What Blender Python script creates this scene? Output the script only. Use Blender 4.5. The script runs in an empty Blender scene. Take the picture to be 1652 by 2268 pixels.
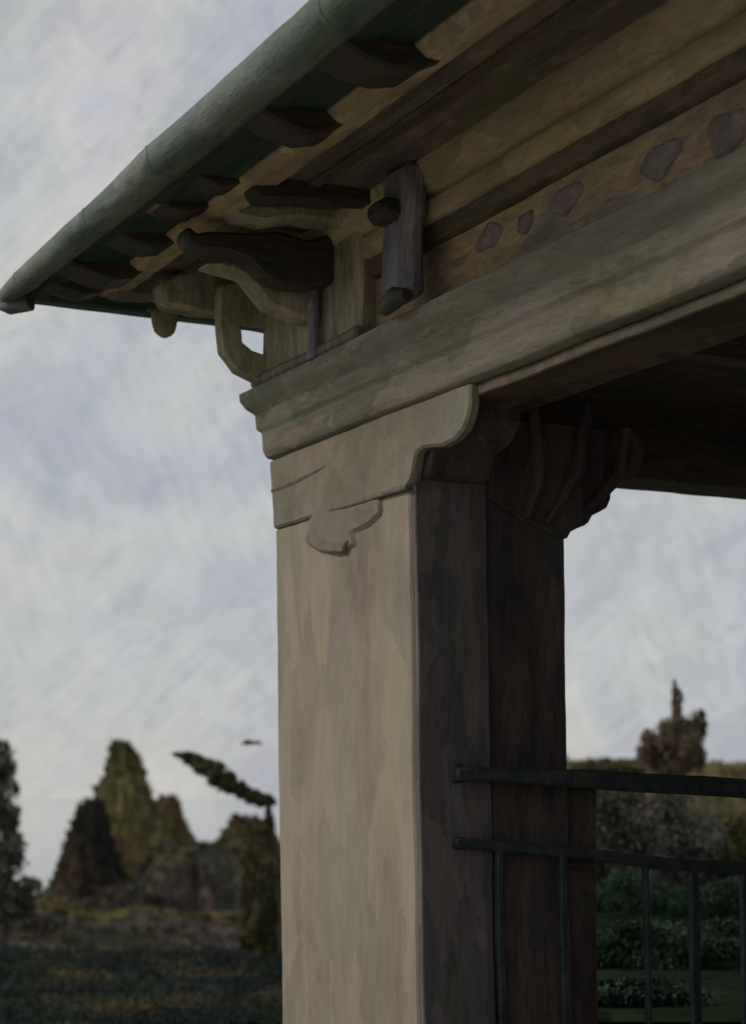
import bpy, bmesh, math, random
from mathutils import Vector, noise, Matrix
random.seed(11)
sc = bpy.context.scene
col = sc.collection
R = math.radians

# ------------------------------------------------------------------ camera
EYE = 1.6
F = 4200.0            # focal length in units of a 1652 x 2268 frame
CU, CV, HV = 826.0, 1134.0, 1747.0
cd = bpy.data.cameras.new('camera'); cam = bpy.data.objects.new('camera', cd); col.objects.link(cam)
cam.location = (0, 0, EYE); cam.rotation_euler = (R(90), 0, 0)
cd.sensor_width = 36; cd.lens = 36 * F / 2268; cd.shift_y = (HV - CV) / 2268
cd.clip_start = 0.1; cd.clip_end = 20000
cd.dof.use_dof = True; cd.dof.focus_distance = 8.7; cd.dof.aperture_fstop = 2.0
sc.camera = cam
sc.cycles.max_bounces = 5; sc.cycles.diffuse_bounces = 3; sc.cycles.glossy_bounces = 2

# ------------------------------------------------------------------ sky, sun, exposure
SUN_TO = Vector((-0.86, 0.02, 0.50)).normalized()
w = bpy.data.worlds.new('World'); sc.world = w; w.use_nodes = True
nt = w.node_tree; N = nt.nodes; L = nt.links; N.clear()
def nd(t, **k):
    n = N.new(t)
    for a, b in k.items(): setattr(n, a, b)
    return n
def wnoise(rot, scl, scale, detail, dist=0.0, rough=.55):
    m = nd('ShaderNodeMapping', vector_type='TEXTURE'); m.inputs['Rotation'].default_value = rot; m.inputs['Scale'].default_value = tuple(1/q_ for q_ in scl)
    L.new(tc.outputs['Generated'], m.inputs['Vector'])
    n = nd('ShaderNodeTexNoise'); n.inputs['Scale'].default_value = scale; n.inputs['Detail'].default_value = detail
    n.inputs['Distortion'].default_value = dist; n.inputs['Roughness'].default_value = rough
    L.new(m.outputs[0], n.inputs['Vector']); return n.outputs['Fac']
def wramp(src, stops):
    r = nd('ShaderNodeValToRGB'); e = r.color_ramp.elements
    while len(e) < len(stops): e.new(.5)
    for i, (p, c) in enumerate(stops): e[i].position = p; e[i].color = (*c, 1)
    L.new(src, r.inputs['Fac']); return r.outputs['Color']
def wmix(a, b, fac, mode='MIX'):
    m = nd('ShaderNodeMix', data_type='RGBA', blend_type=mode)
    if isinstance(fac, float): m.inputs[0].default_value = fac
    else: L.new(fac, m.inputs[0])
    L.new(a, m.inputs[6]); L.new(b, m.inputs[7]); return m.outputs[2]
tc = nd('ShaderNodeTexCoord')
base = wramp(wnoise((0, 0, 0), (1, 1, 1.3), 6, 2, .8), [(.32, (.455, .465, .525)), (.44, (.485, .50, .53)), (.54, (.53, .54, .535)), (.64, (.57, .562, .55)), (.74, (.52, .52, .56))])
tint = wramp(wnoise((0, R(35), 0), (1.0, 1, .35), 26, 4, 1.0, .6), [(.30, (.91, .925, .95)), (.5, (1, 1, 1)), (.70, (1.06, 1.05, 1.03))])
sA = wramp(wnoise((0, R(48), 0), (5.5, 1, .8), 42, 4, .5, .68), [(.30, (.90, .90, .93)), (.5, (1, 1, 1)), (.72, (1.08, 1.075, 1.06))])
sB = wramp(wnoise((0, R(-22), 0), (5.5, 1, .8), 38, 4, .6, .68), [(.30, (.91, .925, .92)), (.5, (1, 1, 1)), (.72, (1.07, 1.075, 1.065))])
sel = wramp(wnoise((0, 0, 0), (1, 1, 1), 9, 1, .3), [(.46, (0, 0, 0)), (.54, (1, 1, 1))])
def wdabs(rot, scl, scale, lo, hi):
    m = nd('ShaderNodeMapping', vector_type='TEXTURE'); m.inputs['Rotation'].default_value = rot; m.inputs['Scale'].default_value = tuple(1/q_ for q_ in scl)
    q = nd('ShaderNodeTexNoise'); q.inputs['Scale'].default_value = scale*1.4; q.inputs['Detail'].default_value = 4
    L.new(tc.outputs['Generated'], q.inputs['Vector'])
    a_ = nd('ShaderNodeVectorMath', operation='SCALE'); a_.inputs['Scale'].default_value = 1.6/scale; L.new(q.outputs['Color'], a_.inputs[0])
    b_ = nd('ShaderNodeVectorMath', operation='ADD'); L.new(tc.outputs['Generated'], b_.inputs[0]); L.new(a_.outputs[0], b_.inputs[1]); L.new(b_.outputs[0], m.inputs['Vector'])
    v_ = nd('ShaderNodeTexVoronoi', feature='F1'); v_.inputs['Scale'].default_value = scale
    L.new(m.outputs[0], v_.inputs['Vector']); s_ = nd('ShaderNodeSeparateColor'); L.new(v_.outputs['Color'], s_.inputs[0])
    return wramp(s_.outputs[0], [(.1, lo), (.5, (1, 1, 1)), (.9, hi)])
d1 = wdabs((0, R(38), 0), (4.5, 1.5, 1.1), 13, (.945, .945, .985), (1.04, 1.04, 1.02))
d2 = wdabs((0, R(-50), 0), (5.0, 1.5, 1.2), 19, (.96, .97, .96), (1.035, 1.035, 1.04))
c = wmix(wmix(base, tint, 1.0, 'MULTIPLY'), wmix(sA, sB, sel), 1.0, 'MULTIPLY')
c = wmix(wmix(c, d1, 1.0, 'MULTIPLY'), d2, 1.0, 'MULTIPLY')
bgc = nd('ShaderNodeBackground'); L.new(c, bgc.inputs['Color']); bgc.inputs['Strength'].default_value = .96
sky = nd('ShaderNodeTexSky', sky_type='NISHITA', sun_disc=False)
sky.sun_elevation = math.asin(SUN_TO.z); sky.sun_rotation = math.atan2(SUN_TO.x, SUN_TO.y)
bgs = nd('ShaderNodeBackground'); L.new(sky.outputs[0], bgs.inputs['Color']); bgs.inputs['Strength'].default_value = .08
mx = nd('ShaderNodeMixShader'); mx.inputs[0].default_value = .12
L.new(bgc.outputs[0], mx.inputs[1]); L.new(bgs.outputs[0], mx.inputs[2])
wo = nd('ShaderNodeOutputWorld'); L.new(mx.outputs[0], wo.inputs['Surface'])
sd = bpy.data.lights.new('sun', 'SUN'); sd.energy = 1.25; sd.angle = R(14); sd.color = (1, .93, .82)
so = bpy.data.objects.new('sun', sd); col.objects.link(so)
so.rotation_euler = (-SUN_TO).to_track_quat('-Z', 'Y').to_euler()
vs = sc.view_settings; vs.view_transform = 'Standard'; vs.look = 'None'; vs.exposure = 0.08; vs.gamma = 1; vs.use_curve_mapping = False

# ------------------------------------------------------------------ materials
def srgb(r, g, b, k=1.0):
    f = lambda v: (v/255/12.92 if v/255 <= .04045 else ((v/255+.055)/1.055)**2.4) * k
    return (f(r), f(g), f(b))
def paint(name, cols, stretch=(1, 1, 1), scale=5.0, rough=.6, bump=.25, streak=.35, spec=.35, dab=.16, big=1.0):
    """Brushed, mottled surface: patches of several pigments, streaks drawn along one axis, fine grain."""
    m = bpy.data.materials.new(name); m.use_nodes = True
    t = m.node_tree; n = t.nodes; l = t.links; b = n['Principled BSDF']
    tcn = n.new('ShaderNodeTexCoord')
    def ns(sclv, s, det, dist=0, rg=.55, off=0):
        mp = n.new('ShaderNodeMapping'); mp.inputs['Scale'].default_value = sclv; mp.inputs['Location'].default_value = (off, off*.7, off*.3)
        l.new(tcn.outputs['Object'], mp.inputs[0])
        q = n.new('ShaderNodeTexNoise'); q.inputs['Scale'].default_value = s; q.inputs['Detail'].default_value = det
        q.inputs['Distortion'].default_value = dist; q.inputs['Roughness'].default_value = rg
        l.new(mp.outputs[0], q.inputs['Vector']); return q.outputs['Fac']
    off = random.uniform(0, 50)
    patch = ns(tuple(.35+.65*s for s in stretch), scale*.45*big, 4, .7, .6, off)
    r = n.new('ShaderNodeValToRGB'); e = r.color_ramp.elements
    while len(e) < len(cols): e.new(.5)
    for i, c_ in enumerate(cols):
        e[i].position = .30 + .42 * i / max(1, len(cols)-1); e[i].color = (*c_, 1)
    l.new(patch, r.inputs[0])
    s1 = ns(stretch, scale*3.2, 4, .4, .65, off+9)
    s2 = ns(stretch, scale*10, 3, .2, .7, off+17)
    def mul(a, fac, lo, hi):
        mr = n.new('ShaderNodeMapRange'); mr.inputs[1].default_value = .28; mr.inputs[2].default_value = .72
        mr.inputs[3].default_value = lo; mr.inputs[4].default_value = hi; l.new(fac, mr.inputs[0])
        x = n.new('ShaderNodeMix'); x.data_type = 'RGBA'; x.blend_type = 'MULTIPLY'; x.inputs[0].default_value = 1
        l.new(a, x.inputs[6]); l.new(mr.outputs[0], x.inputs[7]); return x.outputs[2]
    c1 = mul(r.outputs[0], s1, 1-streak, 1+streak)
    c2 = mul(c1, s2, 1-streak*.6, 1+streak*.6)
    # brush dabs: stretched cells whose edges wander
    nz = n.new('ShaderNodeTexNoise'); nz.inputs['Scale'].default_value = scale*2.4; nz.inputs['Detail'].default_value = 4; l.new(tcn.outputs['Object'], nz.inputs['Vector'])
    sc_ = n.new('ShaderNodeVectorMath'); sc_.operation = 'SCALE'; sc_.inputs['Scale'].default_value = .45/scale; l.new(nz.outputs['Color'], sc_.inputs[0])
    av = n.new('ShaderNodeVectorMath'); av.operation = 'ADD'; l.new(tcn.outputs['Object'], av.inputs[0]); l.new(sc_.outputs[0], av.inputs[1])
    mv = n.new('ShaderNodeMapping'); mv.inputs['Scale'].default_value = tuple(.3+.7*q_ for q_ in stretch); l.new(av.outputs[0], mv.inputs[0])
    vo = n.new('ShaderNodeTexVoronoi'); vo.feature = 'F1'; vo.inputs['Scale'].default_value = scale*1.1
    l.new(mv.outputs[0], vo.inputs['Vector'])
    sp_ = n.new('ShaderNodeSeparateColor'); l.new(vo.outputs['Color'], sp_.inputs[0])
    c3 = mul(c2, sp_.outputs[0], 1-dab*.8, 1+dab*.8)
    mh = n.new('ShaderNodeMix'); mh.data_type = 'RGBA'; mh.blend_type = 'SOFT_LIGHT'; mh.inputs[0].default_value = dab*.5
    l.new(c3, mh.inputs[6]); l.new(vo.outputs['Color'], mh.inputs[7])
    l.new(mh.outputs[2], b.inputs['Base Color'])
    b.inputs['Roughness'].default_value = rough; b.inputs['Specular IOR Level'].default_value = spec
    ad = n.new('ShaderNodeMath'); ad.operation = 'ADD'; l.new(s1, ad.inputs[0]); l.new(s2, ad.inputs[1])
    bp = n.new('ShaderNodeBump'); bp.inputs['Strength'].default_value = bump; bp.inputs['Distance'].default_value = .02
    l.new(ad.outputs[0], bp.inputs['Height']); l.new(bp.outputs[0], b.inputs['Normal'])
    return m
V = (7, 7, .55); H = (.5, 6, 6); B = (6, .5, 6)
M = {}
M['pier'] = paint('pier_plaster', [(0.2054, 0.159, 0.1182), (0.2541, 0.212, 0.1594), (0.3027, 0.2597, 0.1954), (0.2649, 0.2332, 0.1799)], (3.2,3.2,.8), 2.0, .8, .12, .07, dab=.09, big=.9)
M['pier_side'] = paint('shade_umber', [(.075,.064,.066), (.11,.096,.098), (.14,.12,.112), (.09,.077,.075)], (5,5,.5), 2.6, .65, .2, .2)  # for the pier's shaded side, with the shade put into the colour
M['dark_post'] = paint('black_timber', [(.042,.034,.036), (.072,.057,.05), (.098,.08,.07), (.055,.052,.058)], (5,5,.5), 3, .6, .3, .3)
M['beam'] = paint('olive_stone', [(.15,.125,.075), (.175,.165,.115), (.21,.19,.15), (.15,.155,.115)], (.6,4,4), 2.4, .75, .25, .2)
M['capital'] = paint('greened_plaster', [(.17,.145,.10), (.205,.18,.13), (.225,.205,.16), (.165,.16,.12)], (1.2,2.5,1.2), 2.6, .75, .2, .12, dab=.1)
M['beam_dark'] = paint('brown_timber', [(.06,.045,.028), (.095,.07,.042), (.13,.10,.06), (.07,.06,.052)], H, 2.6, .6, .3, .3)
M['cross_dark'] = paint('blackened_timber', [(.07,.058,.045), (.11,.09,.064), (.14,.115,.075)], B, 2.6, .6, .4, .35)
M['frieze'] = paint('ochre_frieze', [(.20,.16,.10), (.31,.23,.13), (.38,.28,.16), (.22,.18,.15), (.20,.15,.14)], (.6,4,4), 3, .6, .35, .3)
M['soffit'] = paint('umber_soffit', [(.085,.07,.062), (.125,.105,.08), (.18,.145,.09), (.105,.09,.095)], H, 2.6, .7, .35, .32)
M['cornice'] = paint('ochre_moulding', [(.24,.19,.10), (.36,.29,.16), (.42,.34,.20), (.30,.26,.18)], (.7,4,4), 2.4, .6, .3, .2)
M['gutter'] = paint('verdigris_metal', [(.06,.085,.06), (.105,.14,.11), (.165,.185,.16), (.085,.12,.09)], (.7,4,4), 2.6, .6, .3, .22)
M['gutter_back'] = paint('deep_green_board', [(.015,.035,.022), (.028,.055,.035), (.045,.05,.03)], H, 3, .55, .3, .35)
M['olive'] = paint('olive_plaster', [(.20,.185,.10), (.29,.275,.165), (.36,.34,.23), (.25,.21,.13)], (4,4,.8), 3, .7, .3, .25)
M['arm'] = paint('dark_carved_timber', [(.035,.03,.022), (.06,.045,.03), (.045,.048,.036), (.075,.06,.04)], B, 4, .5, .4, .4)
M['slate'] = paint('violet_grey_metal', [(.13,.12,.14), (.19,.18,.20), (.25,.235,.245)], (5,5,.6), 3, .5, .2, .3)
M['boss'] = paint('faded_plum', [(0.1805, 0.1472, 0.1377), (0.228, 0.1805, 0.1615), (0.2565, 0.209, 0.1805)], (1,1,1), 5, .6, .35, .3)
M['relief'] = paint('weathered_plaster', [(.15,.12,.088), (.18,.155,.118), (.215,.19,.15)], V, 4, .75, .2, .22)
M['pink_highlight'] = paint('rose_buff_highlight', [(.22,.16,.11), (.30,.23,.17)], H, 5, .6, .3, .2)  # highlights on the modillion ends, put into the colour
M['tile'] = paint('grey_roof_tile', [(.10,.11,.10), (.15,.16,.15), (.12,.11,.10)], B, 4, .7, .4, .3)
M['rail'] = paint('green_black_iron', [(0.0204, 0.0337, 0.0337), (0.0374, 0.0524, 0.0505), (0.0595, 0.0673, 0.0561)], H, 4, .5, .3, .35)
M['floor'] = paint('stone_paving', [(.10,.09,.075), (.14,.13,.11), (.11,.105,.09)], (1,1,1), 2, .8, .2, .2)

# ------------------------------------------------------------------ object helpers
def link(name, me, m, parent=None):
    o = bpy.data.objects.new(name, me); col.objects.link(o)
    if m is not None and not me.materials: me.materials.append(m)
    if parent: o.parent = parent
    return o
def empty(name, loc=(0, 0, 0), rz=0):
    o = bpy.data.objects.new(name, None); col.objects.link(o); o.location = loc; o.rotation_euler.z = rz; return o
def tag(o, label=None, cat=None, group=None, kind=None):
    if label: o['label'] = label
    if cat: o['category'] = cat
    if group: o['group'] = group
    if kind: o['kind'] = kind
    return o

# pavilion frame: a runs along the near wall towards the viewer, b runs inwards
P0 = (.169, 9.0); D1 = (.4417, -.8971); D2 = (.8971, .4417)
def at_a(u, v, a):
    k = (u-CU)/F; x0 = P0[0]+D1[0]*a; y0 = P0[1]+D1[1]*a
    b = (k*y0-x0)/(D2[0]-k*D2[1]); Y = y0+D2[1]*b
    return (a, b, EYE+(HV-v)/F*Y)
def at_b(u, v, b):
    k = (u-CU)/F; x0 = P0[0]+D2[0]*b; y0 = P0[1]+D2[1]*b
    a = (k*y0-x0)/(D1[0]-k*D1[1]); Y = y0+D1[1]*a
    return (a, b, EYE+(HV-v)/F*Y)
def wob(p, amp):
    q = Vector(p)
    n1 = noise.noise_vector(q*1.6+Vector((3, 7, 1))); n2 = noise.noise_vector(q*7.0+Vector((11, 2, 5)))
    return q + n1*amp + n2*amp*.45
LEAN = -.036
class G:
    def __init__(s): s.v = []; s.f = []
    def hull(s, pts, faces):
        o = len(s.v); s.v += [tuple(p) for p in pts]; s.f += [tuple(o+i for i in f) for f in faces]
    def box(s, a0, a1, b0, b1, z0, z1):
        s.hull([(a0,b0,z0),(a1,b0,z0),(a1,b1,z0),(a0,b1,z0),(a0,b0,z1),(a1,b0,z1),(a1,b1,z1),(a0,b1,z1)],
               [(3,2,1,0),(4,5,6,7),(0,1,5,4),(1,2,6,5),(2,3,7,6),(3,0,4,7)])
    def prism(s, pts, d):
        n = len(pts); d = Vector(d)
        s.hull([Vector(p) for p in pts]+[Vector(p)+d for p in pts],
               [tuple(range(n)), tuple(range(2*n-1, n-1, -1))]+[(i, i+n, (i+1)%n+n, (i+1)%n) for i in range(n)])
    def sweep(s, rings, closed=True, caps=True):
        n = len(rings[0]); o = len(s.v)
        for r in rings: s.v += [tuple(p) for p in r]
        for i in range(len(rings)-1):
            for j in range(n if closed else n-1):
                k = (j+1) % n; s.f.append((o+i*n+j, o+i*n+k, o+(i+1)*n+k, o+(i+1)*n+j))
        if caps: s.f.append(tuple(o+j for j in range(n-1, -1, -1))); e = o+(len(rings)-1)*n; s.f.append(tuple(e+j for j in range(n)))
    def tube(s, path, rad, n=10):
        path = [Vector(p) for p in path]; rings = []
        for i, p in enumerate(path):
            t = (path[min(i+1, len(path)-1)]-path[max(i-1, 0)]).normalized()
            up = Vector((0,0,1)) if abs(t.z) < .9 else Vector((1,0,0))
            x = t.cross(up).normalized(); y = t.cross(x).normalized(); r = rad[i] if isinstance(rad, (list, tuple)) else rad
            rings.append([p+(x*math.cos(q)+y*math.sin(q))*r for q in [2*math.pi*j/n for j in range(n)]])
        s.sweep(rings)
    def build(s, name, m, parent=None, cell=.16, amp=.006, bevel=.006, lean=False, smooth=40):
        me = bpy.data.meshes.new(name); me.from_pydata(s.v, [], s.f)
        bm = bmesh.new(); bm.from_mesh(me)
        bmesh.ops.remove_doubles(bm, verts=bm.verts, dist=1e-5)
        bmesh.ops.recalc_face_normals(bm, faces=bm.faces)
        if bevel:
            es = [e for e in bm.edges if len(e.link_faces) == 2 and e.calc_face_angle(0) > R(35)]
            bmesh.ops.bevel(bm, geom=es, offset=bevel, segments=1, affect='EDGES', clamp_overlap=True)
        if cell:
            bmesh.ops.triangulate(bm, faces=[f for f in bm.faces if len(f.verts) > 4])
            for _ in range(6):
                es = [e for e in bm.edges if e.calc_length() > cell]
                if not es or len(bm.verts) > 30000: break
                bmesh.ops.subdivide_edges(bm, edges=es, cuts=1, use_grid_fill=True)
                bmesh.ops.triangulate(bm, faces=[f for f in bm.faces if len(f.verts) > 4])
        for v_ in bm.verts:
            if lean: v_.co.x += LEAN*(v_.co.z-3.2)
            if amp: v_.co = wob(v_.co, amp)
        bm.to_mesh(me); bm.free()
        for p in me.polygons: p.use_smooth = True
        me.set_sharp_from_angle(angle=R(smooth))
        me.update(); return link(name, me, m, parent)
def off_poly(pts_uv, fn, plane): return [fn(u, v, plane) for u, v in pts_uv]

# ------------------------------------------------------------------ the pavilion
pav = empty('pavilion', (P0[0], P0[1], 0), math.atan2(D1[1], D1[0]))
tag(pav, 'old pavilion corner with pale pier, olive beam and deep dark carved eaves', 'pavilion')
A0, B1, AE, E = -1.61, 4.8, 6.0, 1.19
ZB, ZT, ZS = 3.41, 3.785, 4.46      # beam underside, beam top, soffit

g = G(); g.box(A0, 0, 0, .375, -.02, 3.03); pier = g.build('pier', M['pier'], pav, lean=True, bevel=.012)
# dark sheet on the pier's inner face, shade put into its colour
g = G(); g.box(.0, .035, .012, .40, -.02, 3.36); g.build('shade_facing', M['pier_side'], pav, lean=True)
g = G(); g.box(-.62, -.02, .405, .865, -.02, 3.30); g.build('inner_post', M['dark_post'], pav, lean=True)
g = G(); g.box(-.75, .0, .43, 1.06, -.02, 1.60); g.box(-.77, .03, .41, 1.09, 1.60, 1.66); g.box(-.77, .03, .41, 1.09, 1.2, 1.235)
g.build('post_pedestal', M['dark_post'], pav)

# capital and stepped corbel under the beam
cp = [at_b(905, 1078, 0), at_b(918, 1060, 0), at_b(928, 1000, 0), at_b(942, 990, 0), at_b(985, 986, 0), at_b(1012, 972, 0), at_b(1030, 950, 0), at_b(1040, 925, 0), at_b(1046, 895, 0), at_b(1046, 846, 0)]
zc = 3.03
pts = [(A0+.012, 0, zc), (A0, 0, zc+.2), (A0-.035, 0, ZB)] + [(p[0], 0, min(p[2], ZB)) for p in reversed(cp)]
pts = [(p[0], -.018, p[2]) for p in pts]
g = G(); g.prism(pts, (0, .06, 0)); cap = g.build('capital', M['capital'], pav, bevel=.012, amp=.009)
g = G(); g.tube([(-1.60, -.012, 3.24), (-1.2, -.016, 3.25), (-.9, -.008, 3.27)], .014, 6); g.build('moulding', M['relief'], cap, bevel=0)
g = G(); g.prism([(0.0, .045, 3.06), (.0, .045, 3.395), (.40, .045, 3.395), (.40, .045, 3.30), (.30, .045, 3.22), (.16, .045, 3.19), (.10, .045, 3.08)], (0, .345, 0)); g.build('inner_corbel', M['dark_post'], pav, bevel=.012, amp=.012, cell=.08)  # dark colour stands in for shade on the corbel's side and underside
g = G(); g.tube([(-1.15, -.008, zc+.01), (-.6, -.018, zc), (0.02, -.018, zc)], [.006, .014, .014], 8); g.build('bottom_bead', M['relief'], cap)
# shield shaped drop under the capital
sp = [(700, 1120), (745, 1118), (835, 1098), (838, 1140), (812, 1165), (775, 1185), (782, 1210), (745, 1234), (705, 1226), (672, 1205), (678, 1150)]
q = off_poly(sp, at_b, -.022); g = G(); g.prism(q, (0, .06, 0)); g.build('carved_drop', M['capital'], pav, bevel=.02, amp=.012, cell=.08)
g = G(); g.prism(off_poly([(700, 1195), (740, 1205), (765, 1198), (755, 1225), (715, 1222)], at_b, -.035), (0, .03, 0)); g.build('drop_tip', M['relief'], pav, bevel=.008)

# entablature: one moulded profile mitred round the corner
def mitre(profile, a_far=A0, a_near=AE, b_far=B1+1.0):
    """profile: closed list (out, z): out = distance outside the wall line"""
    r0 = [(a_near, -o, z) for o, z in profile]
    r1 = [(a_far-o, -o, z) for o, z in profile]
    r2 = [(a_far-o, b_far, z) for o, z in profile]
    gg = G(); gg.sweep([r0, r1, r2]); return gg
beam_prof = [(0, ZB), (.035, ZB+.012), (.05, ZB+.05), (.052, ZB+.15), (.075, ZB+.17), (.08, ZB+.25), (.12, ZB+.285), (.145, ZB+.33), (.15, ZT), (-.33, ZT), (-.33, ZB)]
mitre(beam_prof).build('main_beam', M['beam'], pav, amp=.008, cell=.18)
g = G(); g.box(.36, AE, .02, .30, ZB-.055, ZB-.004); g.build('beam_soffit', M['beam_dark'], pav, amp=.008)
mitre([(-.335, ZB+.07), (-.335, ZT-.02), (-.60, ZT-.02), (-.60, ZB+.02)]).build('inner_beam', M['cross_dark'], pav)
# dentil shadow line, frieze, cornice
mitre([(.02, ZT), (.045, ZT+.004), (.045, ZT+.045), (.02, ZT+.05), (-.25, ZT+.05), (-.25, ZT)]).build('fillet', M['beam_dark'], pav, bevel=.004)
mitre([(.0, ZT+.05), (.0, 4.10), (-.22, 4.10), (-.22, ZT+.05)]).build('frieze', M['frieze'], pav, bevel=0)
mitre([(-.005, 4.10), (.04, 4.11), (.05, 4.19), (-.2, 4.19), (-.2, 4.10)]).build('dark_moulding', M['beam_dark'], pav)
mitre([(.04, 4.19), (.075, 4.20), (.085, 4.285), (.06, 4.30), (.06, 4.315), (.10, 4.33), (.14, 4.42), (.14, ZS), (-.2, ZS), (-.2, 4.19)]).build('cornice', M['cornice'], pav, bevel=.004, cell=.2)
for (u, v, r) in ((1452, 352, .085), (1245, 440, .075), (1155, 490, .055), (1075, 525, .075), (1600, 290, .10)):
    p = at_b(u, v, -.02); g = G(); rings = []
    for q_, dd in ((1, .01), (.92, -.006), (.7, -.012), (.35, -.016), (.02, -.017)):
        rings.append([(p[0]+r*1.5*q_*(1+.22*math.sin(2*t+u))*math.cos(t), dd, min(4.085, max(3.85, p[2]+r*.85*q_*(1+.2*math.sin(3*t+v))*math.sin(t)))) for t in [2*math.pi*k/20 for k in range(20)]])
    g.sweep(rings); g.build('boss', M['boss'], pav, bevel=0, amp=.012, cell=.1, smooth=80)

# soffit boards, purlin and rafters
g = G()
g.hull([(AE, .2, ZS+.0), (A0+.2, .2, ZS), (A0-E+.06, -E+.06, ZS-.02), (AE, -E+.06, ZS-.02), (AE, .2, ZS+.04), (A0+.2, .2, ZS+.04), (A0-E+.06, -E+.06, ZS+.02), (AE, -E+.06, ZS+.02)],
       [(0,1,2,3),(7,6,5,4),(0,3,7,4),(1,0,4,5),(2,1,5,6),(3,2,6,7)])
g.hull([(A0+.2, B1+1, ZS), (A0+.2, .2, ZS), (A0-E+.06, -E+.06, ZS-.02), (A0-E+.06, B1+1, ZS-.02), (A0+.2, B1+1, ZS+.04), (A0+.2, .2, ZS+.04), (A0-E+.06, -E+.06, ZS+.02), (A0-E+.06, B1+1, ZS+.02)],
       [(3,2,1,0),(4,5,6,7),(4,7,3,0),(5,4,0,1),(6,5,1,2),(7,6,2,3)])
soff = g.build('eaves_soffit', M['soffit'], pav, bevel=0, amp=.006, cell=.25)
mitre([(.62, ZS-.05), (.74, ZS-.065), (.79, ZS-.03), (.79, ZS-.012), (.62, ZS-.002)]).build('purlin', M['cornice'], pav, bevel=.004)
mitre([(.40, ZS-.028), (.46, ZS-.03), (.46, ZS-.006), (.40, ZS-.002)]).build('batten', M['beam_dark'], pav, bevel=.004)
mitre([(.80, ZS-.024), (.98, ZS-.032), (.98, ZS-.022), (.80, ZS-.012)]).build('green_board', M['gutter_back'], pav, bevel=0)
mitre([(.985, ZS-.045), (1.05, ZS-.05), (1.10, ZS-.04), (1.10, ZS-.021), (.985, ZS-.02)]).build('fascia_board', M['gutter_back'], pav, bevel=.004)
# rafter ends (modillions) between purlin and fascia
rm = random.Random(4)
def modillion(a, b, along_a=True, s=1.0):
    pr = [(-.19, 0), (-.17, -.035), (-.09, -.065), (0, -.078), (.08, -.06), (.12, -.03), (.19, -.02), (.19, 0)]
    g = G(); wdt = .085*s*rm.uniform(.8, 1.4)
    if along_a: g.prism([(a-wdt, b+x*s, ZS-.015+z*s) for x, z in pr], (2*wdt, 0, 0))
    else: g.prism([(a+x*s, b-wdt, ZS-.015+z*s) for x, z in pr], (0, 2*wdt, 0))
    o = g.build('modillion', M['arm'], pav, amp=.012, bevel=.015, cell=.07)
    g = G()
    if along_a: g.box(a-wdt*.8, a+wdt*.8, b-.165*s-.02, b-.15*s, ZS-.055, ZS-.02)
    else: g.box(a-.165*s-.02, a-.15*s, b-wdt*.8, b+wdt*.8, ZS-.055, ZS-.02)
    if rm.random() < .45: g.build('tip_highlight', M['pink_highlight'], o, amp=.006, bevel=.004)
a = A0-.70; rm = random.Random(3)
while a < AE-.2:
    modillion(a, -.88+rm.uniform(-.03, .03), True, rm.uniform(.7, 1.5)); a += rm.choice((.42, .6, .95, .78))
for k in range(9): modillion(A0-.90, -.35+k*.55, False, .45)
# hanging drops beneath the far eave
def drop(b, s=1.0, a=A0-E+.2):
    g = G(); rr = [.05, .062, .058, .052, .045, .030, .012]; zz = [.02, -.02, -.05, -.075, -.095, -.11, -.12]
    rings = [[(a+r*s*math.cos(t), b+r*s*math.sin(t), ZS-.03+z*s) for t in [2*math.pi*j/12 for j in range(12)]] for r, z in zip(rr, zz)]
    g.sweep(rings); g.build('pendant', M['olive'], pav, bevel=0, amp=.006, cell=.1)
drop(at_a(365, 720, A0-E+.2)[1], 1.35)

# gutter: half round metal lengths with overlapping collars
GZ = ZS-.035
def gut(t0, t1, side, r=.10, name='gutter_length', m='gutter', k0=1.0, k1=1.0):
    prof = [(math.cos(q)*r, math.sin(q)*r*.85) for q in [math.pi+math.pi*j/10 for j in range(11)]]
    prof += [(.9*r, .03), (-.9*r-.01, .045)]
    rings = []
    prof0 = prof
    for t, kk in ((t0, k0), (t1, k1)):
        prof = [(x*kk, z*kk+.035*(1-kk)) for x, z in prof0]
        if side == 'a': rings.append([(t if t > A0-E else t-x, -E-x*-1 if False else -E+x, GZ+z) for x, z in prof])
        else: rings.append([(A0-E+x, t, GZ+.04+z) for x, z in prof])
    g = G(); g.sweep(rings); return g.build(name, M[m], pav, bevel=.004, amp=.005, cell=.2, smooth=60)
bounds = [A0-E-.02]
for (u, v) in ((60, 600), (222, 455), (372, 320), (760, -60), (1300, -300)):
    bounds.append(at_b(u, v, -E)[0])
bounds.append(AE)
for i in range(len(bounds)-1):
    kt = (.45, .72, .86, 1, 1, 1, 1, 1); o = gut(bounds[i]+.004, bounds[i+1]-.004, 'a', k0=kt[i], k1=kt[i+1])
    if i: gut(bounds[i]-.015, bounds[i]+.012, 'a', .104, 'collar', k0=kt[i], k1=kt[i])
bb = [-E+.1, .3, 1.9, 3.5, B1+1]
for i in range(len(bb)-1): gut(bb[i]+.004, bb[i+1]-.004, 'b', .045)
# curled finial at the eave corner
g = G(); c0 = Vector((A0-E, -E, GZ-.02))
pts = [c0+Vector((.12, .12, .0)), c0+Vector((.02, .02, -.02)), c0+Vector((-.05, -.05, .0)), c0+Vector((-.07, -.07, .045)), c0+Vector((-.04, -.04, .075))]
g.tube(pts[:3], [.055, .045, .015], 10); g.build('corner_finial', M['gutter'], pav, bevel=0, amp=.008, cell=.08)

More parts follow.
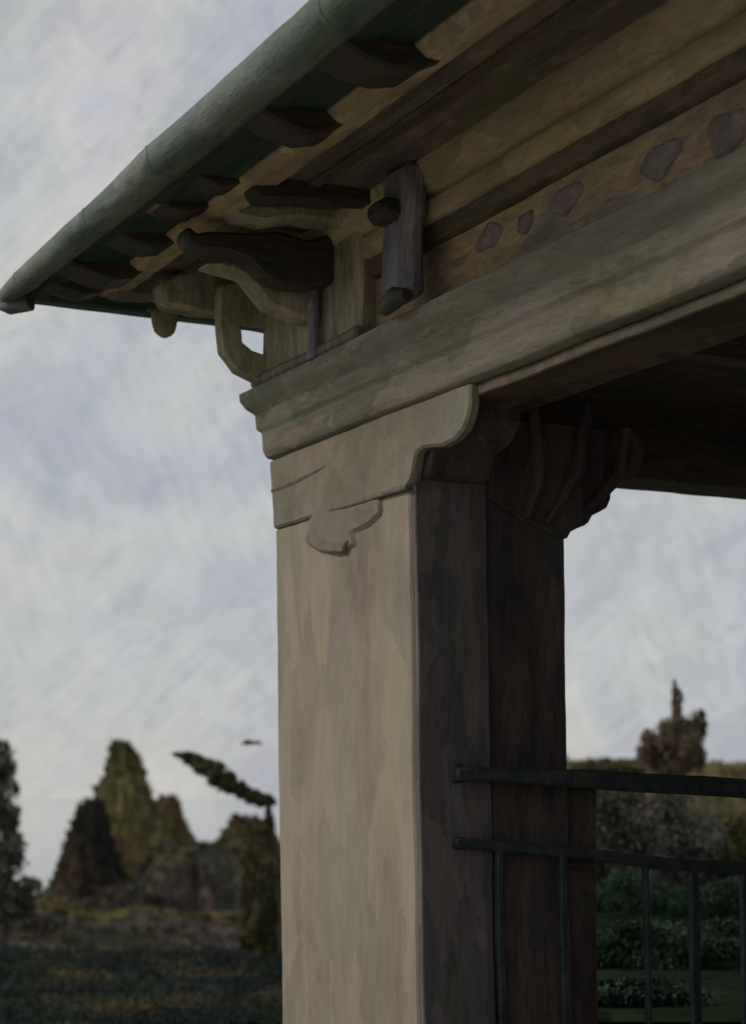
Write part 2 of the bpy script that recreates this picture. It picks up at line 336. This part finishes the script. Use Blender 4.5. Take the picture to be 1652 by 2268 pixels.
# upper pier standing on the beam, rising to the soffit
g = G(); g.box(A0+.05, -.36, -.10, .28, ZT-.002, ZS-.008); g.build('upper_pier', M['olive'], pav, bevel=.03, amp=.015)
g = G(); g.box(A0-.02, -.30, -.14, .30, ZT+.0, ZT+.07); g.build('upper_base', M['relief'], pav, bevel=.02, amp=.01)
# downpipe and thin conduit
a_dp = at_b(892, 600, -.16)[0]
g = G(); g.prism([(a_dp-.17, -.10, ZT+.05), (a_dp+.13, -.10, ZT+.05), (a_dp+.115, -.10, ZT+.32), (a_dp+.14, -.10, ZT+.46), (a_dp+.12, -.10, ZS-.01), (a_dp-.145, -.10, ZS-.01), (a_dp-.135, -.10, ZT+.45), (a_dp-.165, -.10, ZT+.3)], (0, -.10, 0)); dp = g.build('pilaster', M['slate'], pav, amp=.012, bevel=.03, cell=.1)
g = G(); g.box(a_dp-.13, a_dp+.05, -.29, -.08, ZS-.27, ZS-.17); g.build('bracket', M['arm'], dp, bevel=.03, amp=.02)
g = G(); g.tube([(a_dp-.10, -.20, ZT+.04), (a_dp+.05, -.22, ZT+.05), (a_dp+.13, -.2, ZT+.045)], [.04, .05, .03], 10); g.build('foot', M['arm'], dp, bevel=0, amp=.01, cell=.1)
a_t = at_b(697, 740, -.13)[0]
g = G(); g.tube([(a_t, -.14, ZT+.0), (a_t, -.14, 4.22), (a_t+.02, -.14, ZS-.1)], .032, 10); g.build('conduit', M['slate'], pav, amp=.006, bevel=0)

# carved bracket arms projecting under the eaves (beast-like consoles, shadow gaps and shaded sides put into the dark colour)
def arm(uv, a, th, name='carved_arm', m='arm'):
    p = off_poly(uv, at_a, a); g = G(); g.prism(p, (th, 0, 0)); return g.build(name, M[m], pav, bevel=.018, amp=.010, cell=.07)
aA = at_b(750, 600, 0)[0]
arm([(388, 522), (392, 552), (420, 566), (470, 572), (530, 590), (560, 622), (600, 645), (660, 650), (700, 640), (752, 650), (752, 560), (710, 535), (660, 548), (590, 528), (520, 532), (440, 526), (410, 530), (402, 512)], aA, .14)
arm([(430, 600), (520, 625), (570, 690), (640, 720), (700, 730), (760, 720), (760, 640), (560, 600), (500, 580)], aA-.18, .16, 'olive_corbel', 'olive')
aB = at_b(850, 430, 0)[0]
arm([(535, 405), (538, 445), (560, 462), (640, 462), (720, 470), (800, 468), (862, 480), (862, 370), (800, 385), (770, 395), (700, 402), (600, 410), (560, 415), (548, 400)], aB, .14)
arm([(470, 440), (500, 500), (560, 512), (640, 505), (740, 520), (800, 560), (862, 600), (862, 470), (700, 465), (560, 455), (520, 415), (495, 410)], aB-.42, .16, 'olive_corbel', 'olive')
aC = at_b(980, 330, 0)[0]
arm([(868, 262), (880, 290), (960, 305), (1020, 300), (1100, 330), (1100, 235), (960, 248), (900, 250)], aC, .12)
# openwork brace with a hole, below the far eave
def ring_prism(outer, inner, a, th, m):
    po = off_poly(outer, at_a, a); pi = off_poly(inner, at_a, a); n = len(po); g = G(); d = Vector((th, 0, 0))
    P = [Vector(p) for p in po]+[Vector(p) for p in pi]; P += [p+d for p in P]
    fs = []
    for i in range(n):
        j = (i+1) % n
        fs += [(i, j, n+j, n+i), (2*n+j, 2*n+i, 3*n+i, 3*n+j), (i, 2*n+i, 2*n+j, j), (n+j, 3*n+j, 3*n+i, n+i)]
    g.hull(P, fs); return g.build('openwork_brace', M[m], pav, bevel=.006, amp=.006, cell=.07)
ring_prism([(474, 640), (476, 730), (482, 785), (515, 828), (570, 856), (650, 862), (670, 790), (665, 720), (640, 640), (560, 630)],
           [(520, 730), (522, 745), (523, 765), (545, 783), (580, 796), (610, 800), (611, 780), (608, 758), (580, 738), (545, 732)], A0+.02, .09, 'olive')
g = G(); q = [at_a(518, 775, A0-.02), at_a(560, 790, A0-.02), at_a(640, 815, A0-.02)]; g.tube(q, [.03, .026, .03], 8); g.build('brace_strut', M['slate'], pav, bevel=0, amp=.005, cell=.1)
arm([(330, 640), (345, 690), (420, 706), (520, 712), (620, 722), (640, 640), (540, 600), (440, 600)], A0-.35, .16, 'olive_corbel', 'olive')
arm([(170, 600), (190, 640), (250, 668), (330, 676), (345, 640), (280, 590), (230, 560)], A0-.75, .16, 'olive_corbel', 'relief')

# brackets on the inner side under the cross beam
zq = 3.30
p1 = [(905, 1082), (1060, 1092), (1068, 1120), (1085, 1100), (1110, 1120), (1250, 1196), (1262, 1178), (1300, 1163), (1312, 1140), (1345, 1122), (1357, 1098), (1352, 1075), (1395, 1064), (1418, 1040), (1420, 985), (1400, 930), (1330, 880), (1250, 850), (1046, 850), (1048, 880), (1040, 930), (1015, 970), (950, 990), (925, 1010)]
p = off_poly([(1062, 1120), (1085, 1100), (1150, 1150), (1250, 1196), (1262, 1178), (1300, 1163), (1312, 1140), (1345, 1122), (1357, 1098), (1352, 1075), (1395, 1064), (1418, 1040), (1425, 985), (1400, 900), (1330, 850), (1062, 880)], at_a, .02)
p = [(q_[0], q_[1], min(q_[2], ZB-.004)) for q_ in p]
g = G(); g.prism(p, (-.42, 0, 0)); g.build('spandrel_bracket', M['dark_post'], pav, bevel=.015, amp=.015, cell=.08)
for k, (x0, y0, x1, y1) in enumerate(((1180, 900, 1165, 1150), (1300, 900, 1210, 1160), (1385, 950, 1300, 1130))):
    pa = at_a(x0, y0, .035); pb = at_a(x1, y1, .035); pm = (pa[0], (pa[1]+pb[1])/2+.06, (pa[2]+pb[2])/2-.03)
    g = G(); g.tube([pa, pm, pb], [.03, .045, .02], 8); g.build('carved_scroll', M['dark_post'], pav, bevel=0, amp=.01, cell=.1)
# ceiling joists, ceiling, unseen walls added to block light
g = G(); g.box(A0+.3, AE, .3, B1, ZT-.03, ZT+.01); g.build('ceiling', M['cross_dark'], pav, bevel=0)
for k in range(6):
    g = G(); aa = .7+k*.9; g.box(aa, aa+.14, .34, B1-.02, ZT-.19, ZT-.03); g.build('joist', M['cross_dark'], pav)
g = G(); g.box(4.6, 4.85, .02, B1, -.02, ZB-.06); g.build('end_light_block', M['pier_side'], pav, bevel=0)
g = G(); g.box(-1.2, AE-.02, B1-.2, B1, -.02, ZB+.05); g.build('back_light_block', M['pier_side'], pav, bevel=0)
g = G(); g.box(4.85, AE, .0, .375, -.02, ZB); g.build('pier', M['pier'], pav, bevel=.012)
# hip roof
g = G(); e = E-.02; zt = ZS+.06; am = 2.2; 
v_ = [(A0-e, -e, zt), (AE+.2, -e, zt), (AE+.2, B1+1, zt), (A0-e, B1+1, zt), (A0+2.2, 2.6, zt+1.7), (AE+.2, 2.6, zt+1.7), (A0-e, -e, zt-.02), (AE+.2, -e, zt-.02), (AE+.2, B1+1, zt-.02), (A0-e, B1+1, zt-.02)]
g.hull(v_, [(0,1,5,4), (1,2,5), (2,3,4,5), (3,0,4), (6,9,8,7), (0,6,7,1), (1,7,8,2), (2,8,9,3), (3,9,6,0)]); g.build('roof', M['tile'], pav, bevel=0, cell=.5)
g = G(); g.box(A0-.9, AE+.4, -.7, B1+.8, -.25, .0); g.build('stone_base', M['floor'], pav)

# ------------------------------------------------------------------ railing in front of the inner post
rl = empty('railing', (P0[0], P0[1], 0), math.atan2(D1[1], D1[0])); tag(rl, 'low dark iron railing running right from beside the pale pier', 'railing')
ra = .09
def rp(u, v, da=0): 
    p = at_a(u, v, ra); return (p[0]+da, p[1], p[2])
g = G(); q = [rp(1012, 1704), rp(1652, 1746), rp(1660, 1776), rp(1012, 1726)]; g.prism(off_poly([(1000, 1699), (1300, 1706), (1720, 1732), (1720, 1776), (1300, 1748), (1000, 1728)], at_a, ra), (.07, 0, 0)); g.build('top_rail', M['rail'], rl, bevel=.012, amp=.012, cell=.12)
g = G(); g.prism(off_poly([(1000, 1858), (1300, 1880), (1720, 1918), (1720, 1948), (1300, 1906), (1000, 1880)], at_a, ra+.01), (.05, 0, 0)); g.build('lower_rail', M['rail'], rl, bevel=.008, amp=.012, cell=.12)
for (u, wd, v0) in ((1530, 20, 1915), (1640, 14, 1912), (1425, 10, 1905), (1100, 14, 1870), (1240, 14, 1880)):
    p = at_a(u, v0, ra+.02); wz = wd/F*9/.9/2; g = G(); g.prism([(p[0], p[1]-wz, p[2]), (p[0], p[1]+wz, p[2]), (p[0], p[1]+wz*1.4+.02, -.01), (p[0], p[1]-wz*1.1+.02, -.01)], (.04, 0, 0))
    g.build('baluster' if wd < 50 else 'end_post', M['rail'], rl, bevel=.006, amp=.01, cell=.15)

for v0, hh in ((1713, .045), (1869, .03)):
    p = at_a(1016, v0, ra); g = G(); g.box(.036, ra+.02, p[1]-.05, p[1]+.02, p[2]-hh, p[2]+hh); f_ = g.build('wall_flange', M['rail'], rl, bevel=.008, amp=.004, cell=0)
    for dz in (-.6, .6):
        g = G(); g.tube([(ra+.015, p[1]-.035, p[2]+dz*hh), (ra+.034, p[1]-.035, p[2]+dz*hh)], .008, 6); g.build('bolt', M['rail'], f_, bevel=0, amp=0, cell=0)

# ------------------------------------------------------------------ ground
def uv_of(x, y): return (x/y*F+CU)
def smooth(t): t = max(0, min(1, t)); return t*t*(3-2*t)
WATER = EYE-48
def ground_z(x, y):
    r = math.hypot(x, y)
    # plateau edge: near behind the pier on the left, farther off on the right
    side = smooth((x/max(y, 1)*F+CU-700)/400.) if y > 1 else (0 if x < 0 else 1)
    e0 = 12.3+side*12.0
    if y < 4: e0 = 30
    z = 0.0
    if r > e0:
        d = r-e0
        z = -1.2*smooth(d/4) - .055*max(0, d-4) if side < .5 else -.02*d
        z += (noise.noise(Vector((x*.12, y*.12, 3)))*.5)*smooth(d/6)
    if r > 62: z = z-(r-62)*.75
    z = max(z, WATER-6)
    if r > 520:   # low far shore
        n_ = noise.noise(Vector((x*.006, y*.004, 8)))
        band = math.exp(-((y-690)/120.)**2)
        z = WATER-6+band*(7.5+8*n_)*smooth((uv_of(x, y)-(-100))/260. if y > 1 else 0)
    if r > 1500: z = WATER-6+smooth((r-1500)/700)*smooth((uv_of(x, y)-800)/300. if y > 1 else 1)*(50+22*noise.noise(Vector((x*.0022, 4, 2))))
    return z
M['land'] = paint('olive_scrub_ground', [(.02,.022,.014), (.045,.038,.018), (.025,.032,.024), (.065,.05,.028)], (1,1,1), .3, .9, .2, .4, .1, dab=.3)
M['water'] = paint('lake_water', [(.34,.37,.38), (.39,.41,.41)], (1,1,1), .04, .05, .0, .1, .7)
gm = G(); rs = [0, 4, 8, 10, 11, 12, 13, 14, 16, 18, 20, 23, 26, 30, 35, 40, 46, 52, 58, 62, 66, 75, 90, 110, 140, 200, 350, 500, 530, 560, 590, 620, 650, 680, 710, 740, 780, 830, 900, 1000, 1200, 1500, 1600, 1750, 1900, 2200, 3500, 9000]
na = 260
angs = [(-.35+.7*i/199) for i in range(200)] + [(.35+(2*math.pi-.7)*(i+1)/61) for i in range(60)]
for r in rs:
    for t in angs:
        x, y = r*math.sin(t), r*math.cos(t); gm.v.append((x, y, ground_z(x, y)-.03))
for i in range(len(rs)-1):
    for j in range(na):
        k = (j+1) % na
        if i == 0: gm.f.append((j, na+j, na+k))
        else: gm.f.append((i*na+j, (i+1)*na+j, (i+1)*na+k, i*na+k))
o = gm.build('ground', M['land'], None, cell=0, amp=0, bevel=0, smooth=60); tag(o, kind='structure')
g = G(); g.hull([(-9000, 60, WATER), (9000, 60, WATER), (9000, 9000, WATER), (-9000, 9000, WATER)], [(0,1,2,3)])
o = g.build('water', M['water'], None, cell=0, amp=0, bevel=0); tag(o, kind='structure')

# ------------------------------------------------------------------ distant rock peaks
M['rock'] = paint('olive_rock', [(0.0406, 0.0362, 0.0275), (0.1015, 0.0899, 0.0413), (0.145, 0.1276, 0.0579), (0.0798, 0.0653, 0.0413)], (2.2,2.2,.5), .035, .9, .5, .4, .1, dab=.3)
M['rock_dark'] = paint('slate_rock', [(0.038, 0.0342, 0.0275), (0.0665, 0.0589, 0.0436), (0.1045, 0.0855, 0.0484)], (2.2,2.2,.5), .04, .9, .5, .4, .1, dab=.3)
M['rock_pale'] = paint('pale_far_rock', [(.14,.14,.13), (.19,.18,.165), (.12,.11,.10)], (2.2,2.2,.5), .03, .9, .5, .3, .1)
def peak(prof, Y, m, label, depth=.8, seed=0, amp=.10, name='rock_peak', scrub=2600):
    """prof: rows (v, u_left, u_right) from top to foot, in frame units at distance Y: a rock body with real depth"""
    rows = []
    for i in range(len(prof)-1):
        a_, b_ = prof[i], prof[i+1]; n = max(2, int((b_[0]-a_[0])/6))
        for k in range(n): t = k/n; rows.append([a_[j]+(b_[j]-a_[j])*t for j in range(3)])
    rows.append(list(prof[-1])); g = G(); n = 90; s = Y/F; rings = []
    top = EYE+(HV-rows[0][0])*s
    for v, ul, ur in rows:
        cx = ((ul+ur)/2-CU)*s; rad = max((ur-ul)/2*s, .2); z = EYE+(HV-v)*s
        ring = []
        for j in range(n):
            t = 2*math.pi*j/n; ct, st = math.cos(t), math.sin(t)
            q = Vector((ct*1.5, st*1.5, z*.022+seed)); q2 = Vector((ct*rad*.12, st*rad*.12, z*.05+seed))
            f = 1+amp*1.7*noise.fractal(q*1.5, 1.0, 2.0, 4)-amp*1.1*abs(noise.noise(q*3.1))
            jj = 2.2*noise.noise(q2)+1.1*noise.noise(q2*2.7)
            ring.append((cx+ct*(rad*f+jj), Y+st*(rad*depth*f+jj), z+min(rad*.5, 3.5)*noise.noise(q2*.8+Vector((9, 4, 2)))))
        rings.append(ring)
    rings.reverse(); g.sweep(rings); rg = random.Random(int(seed*7)); k_ = Y/800
    for _ in range(scrub):
        a_ = rg.randrange(len(rings)-1); p_ = Vector(rings[a_][rg.randrange(n)]); h_ = rg.uniform(.8, 3.2)*k_; w_ = rg.uniform(.5, 1.5)*k_
        d_ = Vector((rg.gauss(0, .5), rg.gauss(0, .5), 1)).normalized(); x_ = Vector((rg.gauss(0, 1), rg.gauss(0, .6), rg.gauss(0, .3))).normalized()
        g.hull([p_-x_*w_-d_*h_*.4, p_+x_*w_-d_*h_*.5, p_+x_*w_*.6+d_*h_, p_-x_*w_*.4+d_*h_*.8], [(0, 1, 2, 3)])
    o = g.build(name, M[m], None, cell=0, amp=0, bevel=0, smooth=50); o['kind'] = 'structure'
    return o
peak([(1645, 262, 284), (1655, 250, 292), (1700, 234, 312), (1745, 220, 338), (1800, 205, 362), (1870, 176, 395), (1940, 140, 430), (2010, 100, 470), (2060, 70, 500)], 820, 'rock', None, .9, 1.0, amp=.16)
peak([(1775, 196, 214), (1800, 176, 228), (1850, 158, 240), (1930, 132, 262), (1975, 112, 285), (2050, 80, 300)], 770, 'rock_dark', None, .7, 5.0, amp=.18)
peak([(1765, 366, 386), (1778, 352, 398), (1830, 346, 410), (1880, 336, 430), (1960, 320, 450), (2050, 300, 470)], 800, 'rock', None, .8, 9.0, amp=.12)
peak([(1868, 396, 440), (1880, 360, 500), (1905, 320, 570), (1950, 290, 640), (2000, 250, 700), (2070, 200, 760)], 720, 'rock_dark', None, .7, 13.0, amp=.18)
peak([(1812, 520, 560), (1840, 498, 600), (1890, 470, 640), (1980, 440, 700), (2060, 420, 740)], 750, 'rock', None, .8, 17.0, amp=.18)
peak([(1970, 225, 265), (1985, 190, 330), (2010, 150, 420), (2070, 90, 520)], 690, 'rock_dark', None, .8, 21.0, amp=.2)
peak([(1985, 0, 60), (2000, -80, 130), (2030, -160, 260), (2090, -240, 400)], 670, 'rock', None, .6, 24.0, amp=.16)
peak([(2020, 300, 500), (2035, 150, 620), (2070, 20, 760), (2110, -200, 900)], 640, 'rock', None, .35, 27.0, amp=.16)
peak([(2052, 60, 420), (2064, -60, 620), (2085, -160, 800), (2120, -300, 950)], 600, 'rock_dark', None, .3, 41.0, amp=.12)
peak([(1684, 1300, 1420), (1696, 1180, 1680), (1712, 1050, 1900), (1760, 900, 2100), (1800, 850, 2200)], 1500, 'rock', None, .25, 33.0, amp=.05, name='hill')

# ------------------------------------------------------------------ plants
def foliage_mat(name, cols):
    m = paint(name, cols, (1, 1, .6), 1.2, .75, .1, .35, .2); return m
M['leaf_dark'] = foliage_mat('dark_green_leaves', [(.02,.03,.016), (.03,.042,.02), (.045,.05,.025)])
M['leaf_green'] = foliage_mat('deep_green_leaves', [(0.0155, 0.0383, 0.0217), (0.0248, 0.0589, 0.0341), (0.0372, 0.0707, 0.0403), (0.0558, 0.0589, 0.031)])
M['leaf_olive'] = foliage_mat('olive_leaves', [(.08,.075,.032), (.12,.11,.05), (.16,.135,.07)])
M['leaf_tan'] = foliage_mat('tan_autumn_leaves', [(0.1584, 0.1188, 0.072), (0.2376, 0.1872, 0.1152), (0.3024, 0.252, 0.1584)])
M['leaf_grey'] = foliage_mat('grey_brown_leaves', [(0.096, 0.088, 0.068), (0.144, 0.132, 0.104), (0.192, 0.176, 0.14)])
M['leaf_teal'] = paint('teal_dark_leaves', [(.15,.12,.06), (.05,.055,.035), (.015,.032,.034), (.05,.052,.034), (.13,.10,.055)], (.5,.35,1), 1.0, .8, .1, .3, .15)
M['bark'] = paint('grey_bark', [(.05,.04,.03), (.08,.065,.05)], V, 4, .8, .3, .3)
def leaf_mesh(blobs, size, n, rng, up=0):
    """blobs: (centre, (rx, ry, rz), weight)."""
    vs_, fs = [], []; tot = sum(b[2] for b in blobs)
    for c_, r_, w_ in blobs:
        sub = [(Vector((rng.gauss(0, .45), rng.gauss(0, .45), rng.gauss(0, .45))), rng.uniform(.25, .5)) for _ in range(20)]
        for _ in range(int(n*w_/tot)):
            s0, sr = rng.choice(sub); sr *= 1.9 if rng.random() < .14 else 1; d = Vector((rng.gauss(0, 1), rng.gauss(0, 1), rng.gauss(0, 1))).normalized()*sr*rng.random()**.4
            q = s0*1.05+d
            if q.length > 1.1: q = q.normalized()*1.1*rng.random()**.3
            p = Vector(c_)+Vector((q.x*r_[0], q.y*r_[1], q.z*r_[2]))
            s = size*rng.uniform(.5, 1.4); t = Vector((rng.gauss(0, 1), rng.gauss(0, 1), rng.gauss(0, 1)+up)).normalized()
            u = t.cross(Vector((rng.gauss(0, 1), rng.gauss(0, 1), rng.gauss(0, 1)))).normalized()
            k = len(vs_); vs_ += [p-t*s, p+u*s*.38, p+t*s, p-u*s*.38]; fs.append((k, k+1, k+2, k+3))
    return vs_, fs
def tree(name, base_xy, z0, blobs, size, n, leaf, trunk, label, cat, group=None, seed=1, limbs=5):
    rng = random.Random(seed); x, y = base_xy; root = empty(name, (x, y, z0)); tag(root, label, cat, group)
    rel = [((c_[0]-x, c_[1]-y, c_[2]-z0), r_, w_) for c_, r_, w_ in blobs]
    vv, ff = leaf_mesh(rel, size, n, rng); me = bpy.data.meshes.new('crown'); me.from_pydata(vv, [], ff); link('crown', me, M[leaf], root)
    g = G(); top = rel[0][0][2]
    g.tube([(0, 0, -.3), (trunk*.4, 0, top*.35), (-trunk*.3, 0, top*.7), (0, 0, top)], [trunk, trunk*.8, trunk*.55, trunk*.2], 8)
    for k in range(limbs):
        b_ = rng.choice(rel); h = b_[0][2]*rng.uniform(.35, .75); c_ = Vector(b_[0])
        g.tube([(0, 0, h), (c_.x*.5+rng.uniform(-.1, .1)*b_[1][0], c_.y*.5, (h+c_.z)/2), (c_.x+rng.uniform(-.4, .4)*b_[1][0], c_.y, c_.z+rng.uniform(0, .5)*b_[1][2])], [trunk*.5, trunk*.35, trunk*.12], 6)
    g.build('trunk', M['bark'], root, cell=0, amp=0, bevel=0); return root
def W(u, v, Y): return ((u-CU)/F*Y, Y, EYE+(HV-v)/F*Y)
def bl(u, v, Y, ru, rv, w_=1): s = Y/F; return (W(u, v, Y), (ru*s, min(ru, rv)*s, rv*s), w_)

# tall dark tree by the pale pier, its bough sweeping to the upper left
Y = 55
tree('tall_tree', (W(590, 0, Y)[0], Y), ground_z(W(590, 0, Y)[0], Y)-.1,
     [bl(596, 1830, Y, 12, 40, 1.2), bl(590, 1890, Y, 18, 70, 2.4), bl(592, 1990, Y, 24, 90, 3.4), bl(596, 2090, Y, 26, 80, 3), bl(552, 1880, Y, 12, 60, .8), bl(545, 1960, Y, 18, 70, 1.2), bl(560, 2060, Y, 34, 50, 1.4),
      bl(405, 1672, Y, 22, 7, .3), bl(425, 1682, Y, 26, 12, .6), bl(450, 1698, Y, 28, 20, 1.1), bl(476, 1714, Y, 28, 26, 1.4), bl(502, 1731, Y, 28, 26, 1.4), bl(530, 1748, Y, 28, 20, 1.1), bl(556, 1762, Y, 26, 16, .9), bl(582, 1774, Y, 26, 16, .9)],
     .065, 56000, 'leaf_olive', .06, 'tall dark tree beside the pale pier, one bough arching up to the left', 'tree', seed=3, limbs=0)
# brown tree at the left edge
Y = 70
tree('edge_tree', (W(12, 0, Y)[0], Y), ground_z(W(12, 0, Y)[0], Y)-.1,
     [bl(8, 1690, Y, 30, 50, .5), bl(4, 1790, Y, 40, 80, .9), bl(14, 1900, Y, 50, 90, 1.4), bl(30, 2000, Y, 80, 60, 1.8), bl(100, 2040, Y, 60, 30, .8)], .13, 12000, 'leaf_grey', .12, 'thin grey brown tree at the far left, half lost in mist', 'tree', seed=4)
# tree on the right above the railing
Y = 48
tree('bushy_tree', (W(1480, 0, Y)[0], Y), ground_z(W(1480, 0, Y)[0], Y)-.1,
     [bl(1448, 1662, Y, 36, 50, 2.4), bl(1488, 1650, Y, 50, 60, 3.4), bl(1530, 1650, Y, 34, 66, 2.4), bl(1545, 1605, Y, 18, 34, .6), bl(1500, 1590, Y, 14, 60, .7), bl(1494, 1535, Y, 7, 40, .25), bl(1470, 1700, Y, 60, 30, 1.6)],
     .06, 20000, 'leaf_tan', .06, 'tan leaved bushy tree with a thin pointed top behind the railing', 'tree', seed=7)
tree('small_shrub', (W(1320, 0, 50)[0], 50), ground_z(W(1320, 0, 50)[0], 50)-.1,
     [bl(1330, 1705, 50, 50, 24), bl(1300, 1715, 50, 40, 22), bl(1390, 1712, 50, 50, 18)], .06, 6000, 'leaf_olive', .06, 'low olive shrub just left of the tan tree', 'shrub', seed=8, limbs=3)
for i, (u, v, Y, ru, rv, lf, lab, n) in enumerate([
    (1335, 1830, 30, 110, 110, 'leaf_grey', 'grey brown shrub behind the upper railing, next to the dark post', 16000),
    (1480, 1850, 32, 110, 105, 'leaf_grey', 'grey brown shrub in the middle of the railing', 14000),
    (1660, 1890, 33, 100, 85, 'leaf_olive', 'olive shrub at the right end of the railing', 9000),
    (1400, 2010, 24, 130, 80, 'leaf_green', 'deep green bush filling the gap left of the thin baluster', 20000),
    (1610, 2015, 23, 120, 85, 'leaf_green', 'deep green bush right of the thin baluster', 18000),
    (1500, 2110, 16.5, 200, 80, 'leaf_green', 'nearest green bush low between the balusters', 18000),
    (1420, 2230, 13.6, 190, 60, 'leaf_green', 'low green bush at the bottom edge, nearest to the dark pedestal', 14000)]):
    x, _, _ = W(u, v, Y)
    tree('shrub' if 'shrub' in lab else 'bush', (x, Y), ground_z(x, Y)-.05, [bl(u, v, Y, ru, rv, 1), bl(u-ru*.5, v+rv*.4, Y, ru*.7, rv*.8, .8), bl(u+ru*.5, v+rv*.35, Y+.5, ru*.7, rv*.8, .8)],
         .05 if Y > 25 else .024, n*2 if Y > 25 else n*3, lf, .05, lab, 'shrub' if 'shrub' in lab else 'bush', 'bushes beyond the railing', seed=20+i, limbs=3)
M['lawn'] = paint('dark_lawn', [(0.0099, 0.0165, 0.0099), (0.0154, 0.0264, 0.0143), (0.0248, 0.0264, 0.0138)], (1,1,1), .8, .9, .3, .35, .1, dab=.3)  # dark olive green grass
for k_ in ('lawn', 'land'): M[k_].node_tree.nodes['Principled BSDF'].inputs['Specular IOR Level'].default_value = 0.0
g = G(); n_ = 24
for i_ in range(n_+1):
    for j_ in range(n_+1):
        y = 12.6+26*i_/n_; x = (40+2400*j_/n_)/F*y; g.v.append((x, y, ground_z(x, y)+.05))
for i_ in range(n_):
    for j_ in range(n_): k = i_*(n_+1)+j_; g.f.append((k, k+1, k+n_+2, k+n_+1))
o = g.build('lawn', M['lawn'], None, cell=0, amp=0, bevel=0, smooth=60); tag(o, kind='structure')
M['bounce'] = paint('bounce_pale', [(.34,.31,.26), (.42,.385,.33), (.30,.28,.24)], (1,1,1), 2, .9, .3, .15, .1)
g = G(); g.v = [(11.6*math.sin(2*math.pi*k/72), 11.6*math.cos(2*math.pi*k/72)-.0, -.022) for k in range(72)]; g.f = [tuple(range(71, -1, -1))]  # pale disc added out of view to bounce light up under the eaves
o = g.build('bounce_terrace', M['bounce'], None, cell=0, amp=0, bevel=0); tag(o, kind='structure')
# dark ground cover on the slope below the left
rng = random.Random(5); vs_, fs = [], []
for _ in range(110000):
    yy = 12.6+50*rng.random()**1.5; uu = rng.uniform(-150, 900); x = (uu-CU)/F*yy
    z = ground_z(x, yy); nn = noise.noise(Vector((x*.5, yy*.16, 1)))
    h = (.02+.008*yy*.5)*(1+1.2*max(0, nn))
    p = Vector((x, yy, z+rng.uniform(-.02, 1)*h)); s = (.006+.0008*yy)*rng.uniform(.6, 1.6)
    t = Vector((rng.gauss(0, .8), rng.gauss(0, .6), rng.gauss(0, 1.2))).normalized(); u_ = t.cross(Vector((rng.gauss(0, 1), rng.gauss(0, 1), rng.gauss(0, 1)))).normalized()
    k = len(vs_); vs_ += [p-t*s, p+u_*s*.5, p+t*s, p-u_*s*.5]; fs.append((k, k+1, k+2, k+3))
me = bpy.data.meshes.new('ground_cover'); me.from_pydata(vs_, [], fs); o = link('ground_cover', me, M['leaf_teal'])
tag(o, 'dark teal low scrub covering the slope below the pavilion', 'ground cover', kind='stuff')

# gliding bird
M['bird'] = paint('dark_feathers', [(.02,.016,.014), (.04,.032,.028)], (1,1,1), 3, .7, .1, .2)
g = G(); 
g.tube([(-.26, 0, .0), (-.20, 0, .005), (-.10, 0, 0), (.02, 0, -.005), (.14, 0, .0), (.24, 0, .01)], [.006, .026, .042, .045, .028, .012], 10)
for sg in (-1, 1):
    up = [(-.08, sg*.03, .02), (-.09, sg*.18, .05), (-.05, sg*.34, .035), (.06, sg*.50, .0), (.10, sg*.49, .0), (.05, sg*.32, .03), (.06, sg*.16, .04), (.07, sg*.03, .018)]
    g.prism(up, (0, 0, -.012))
b = g.build('bird', M['bird'], None, cell=0, amp=0, bevel=0); b.location = W(556, 1645, 42); b.rotation_euler = (R(8), R(-6), R(24)); tag(b, 'small dark bird gliding in the sky left of the pale pier', 'bird')
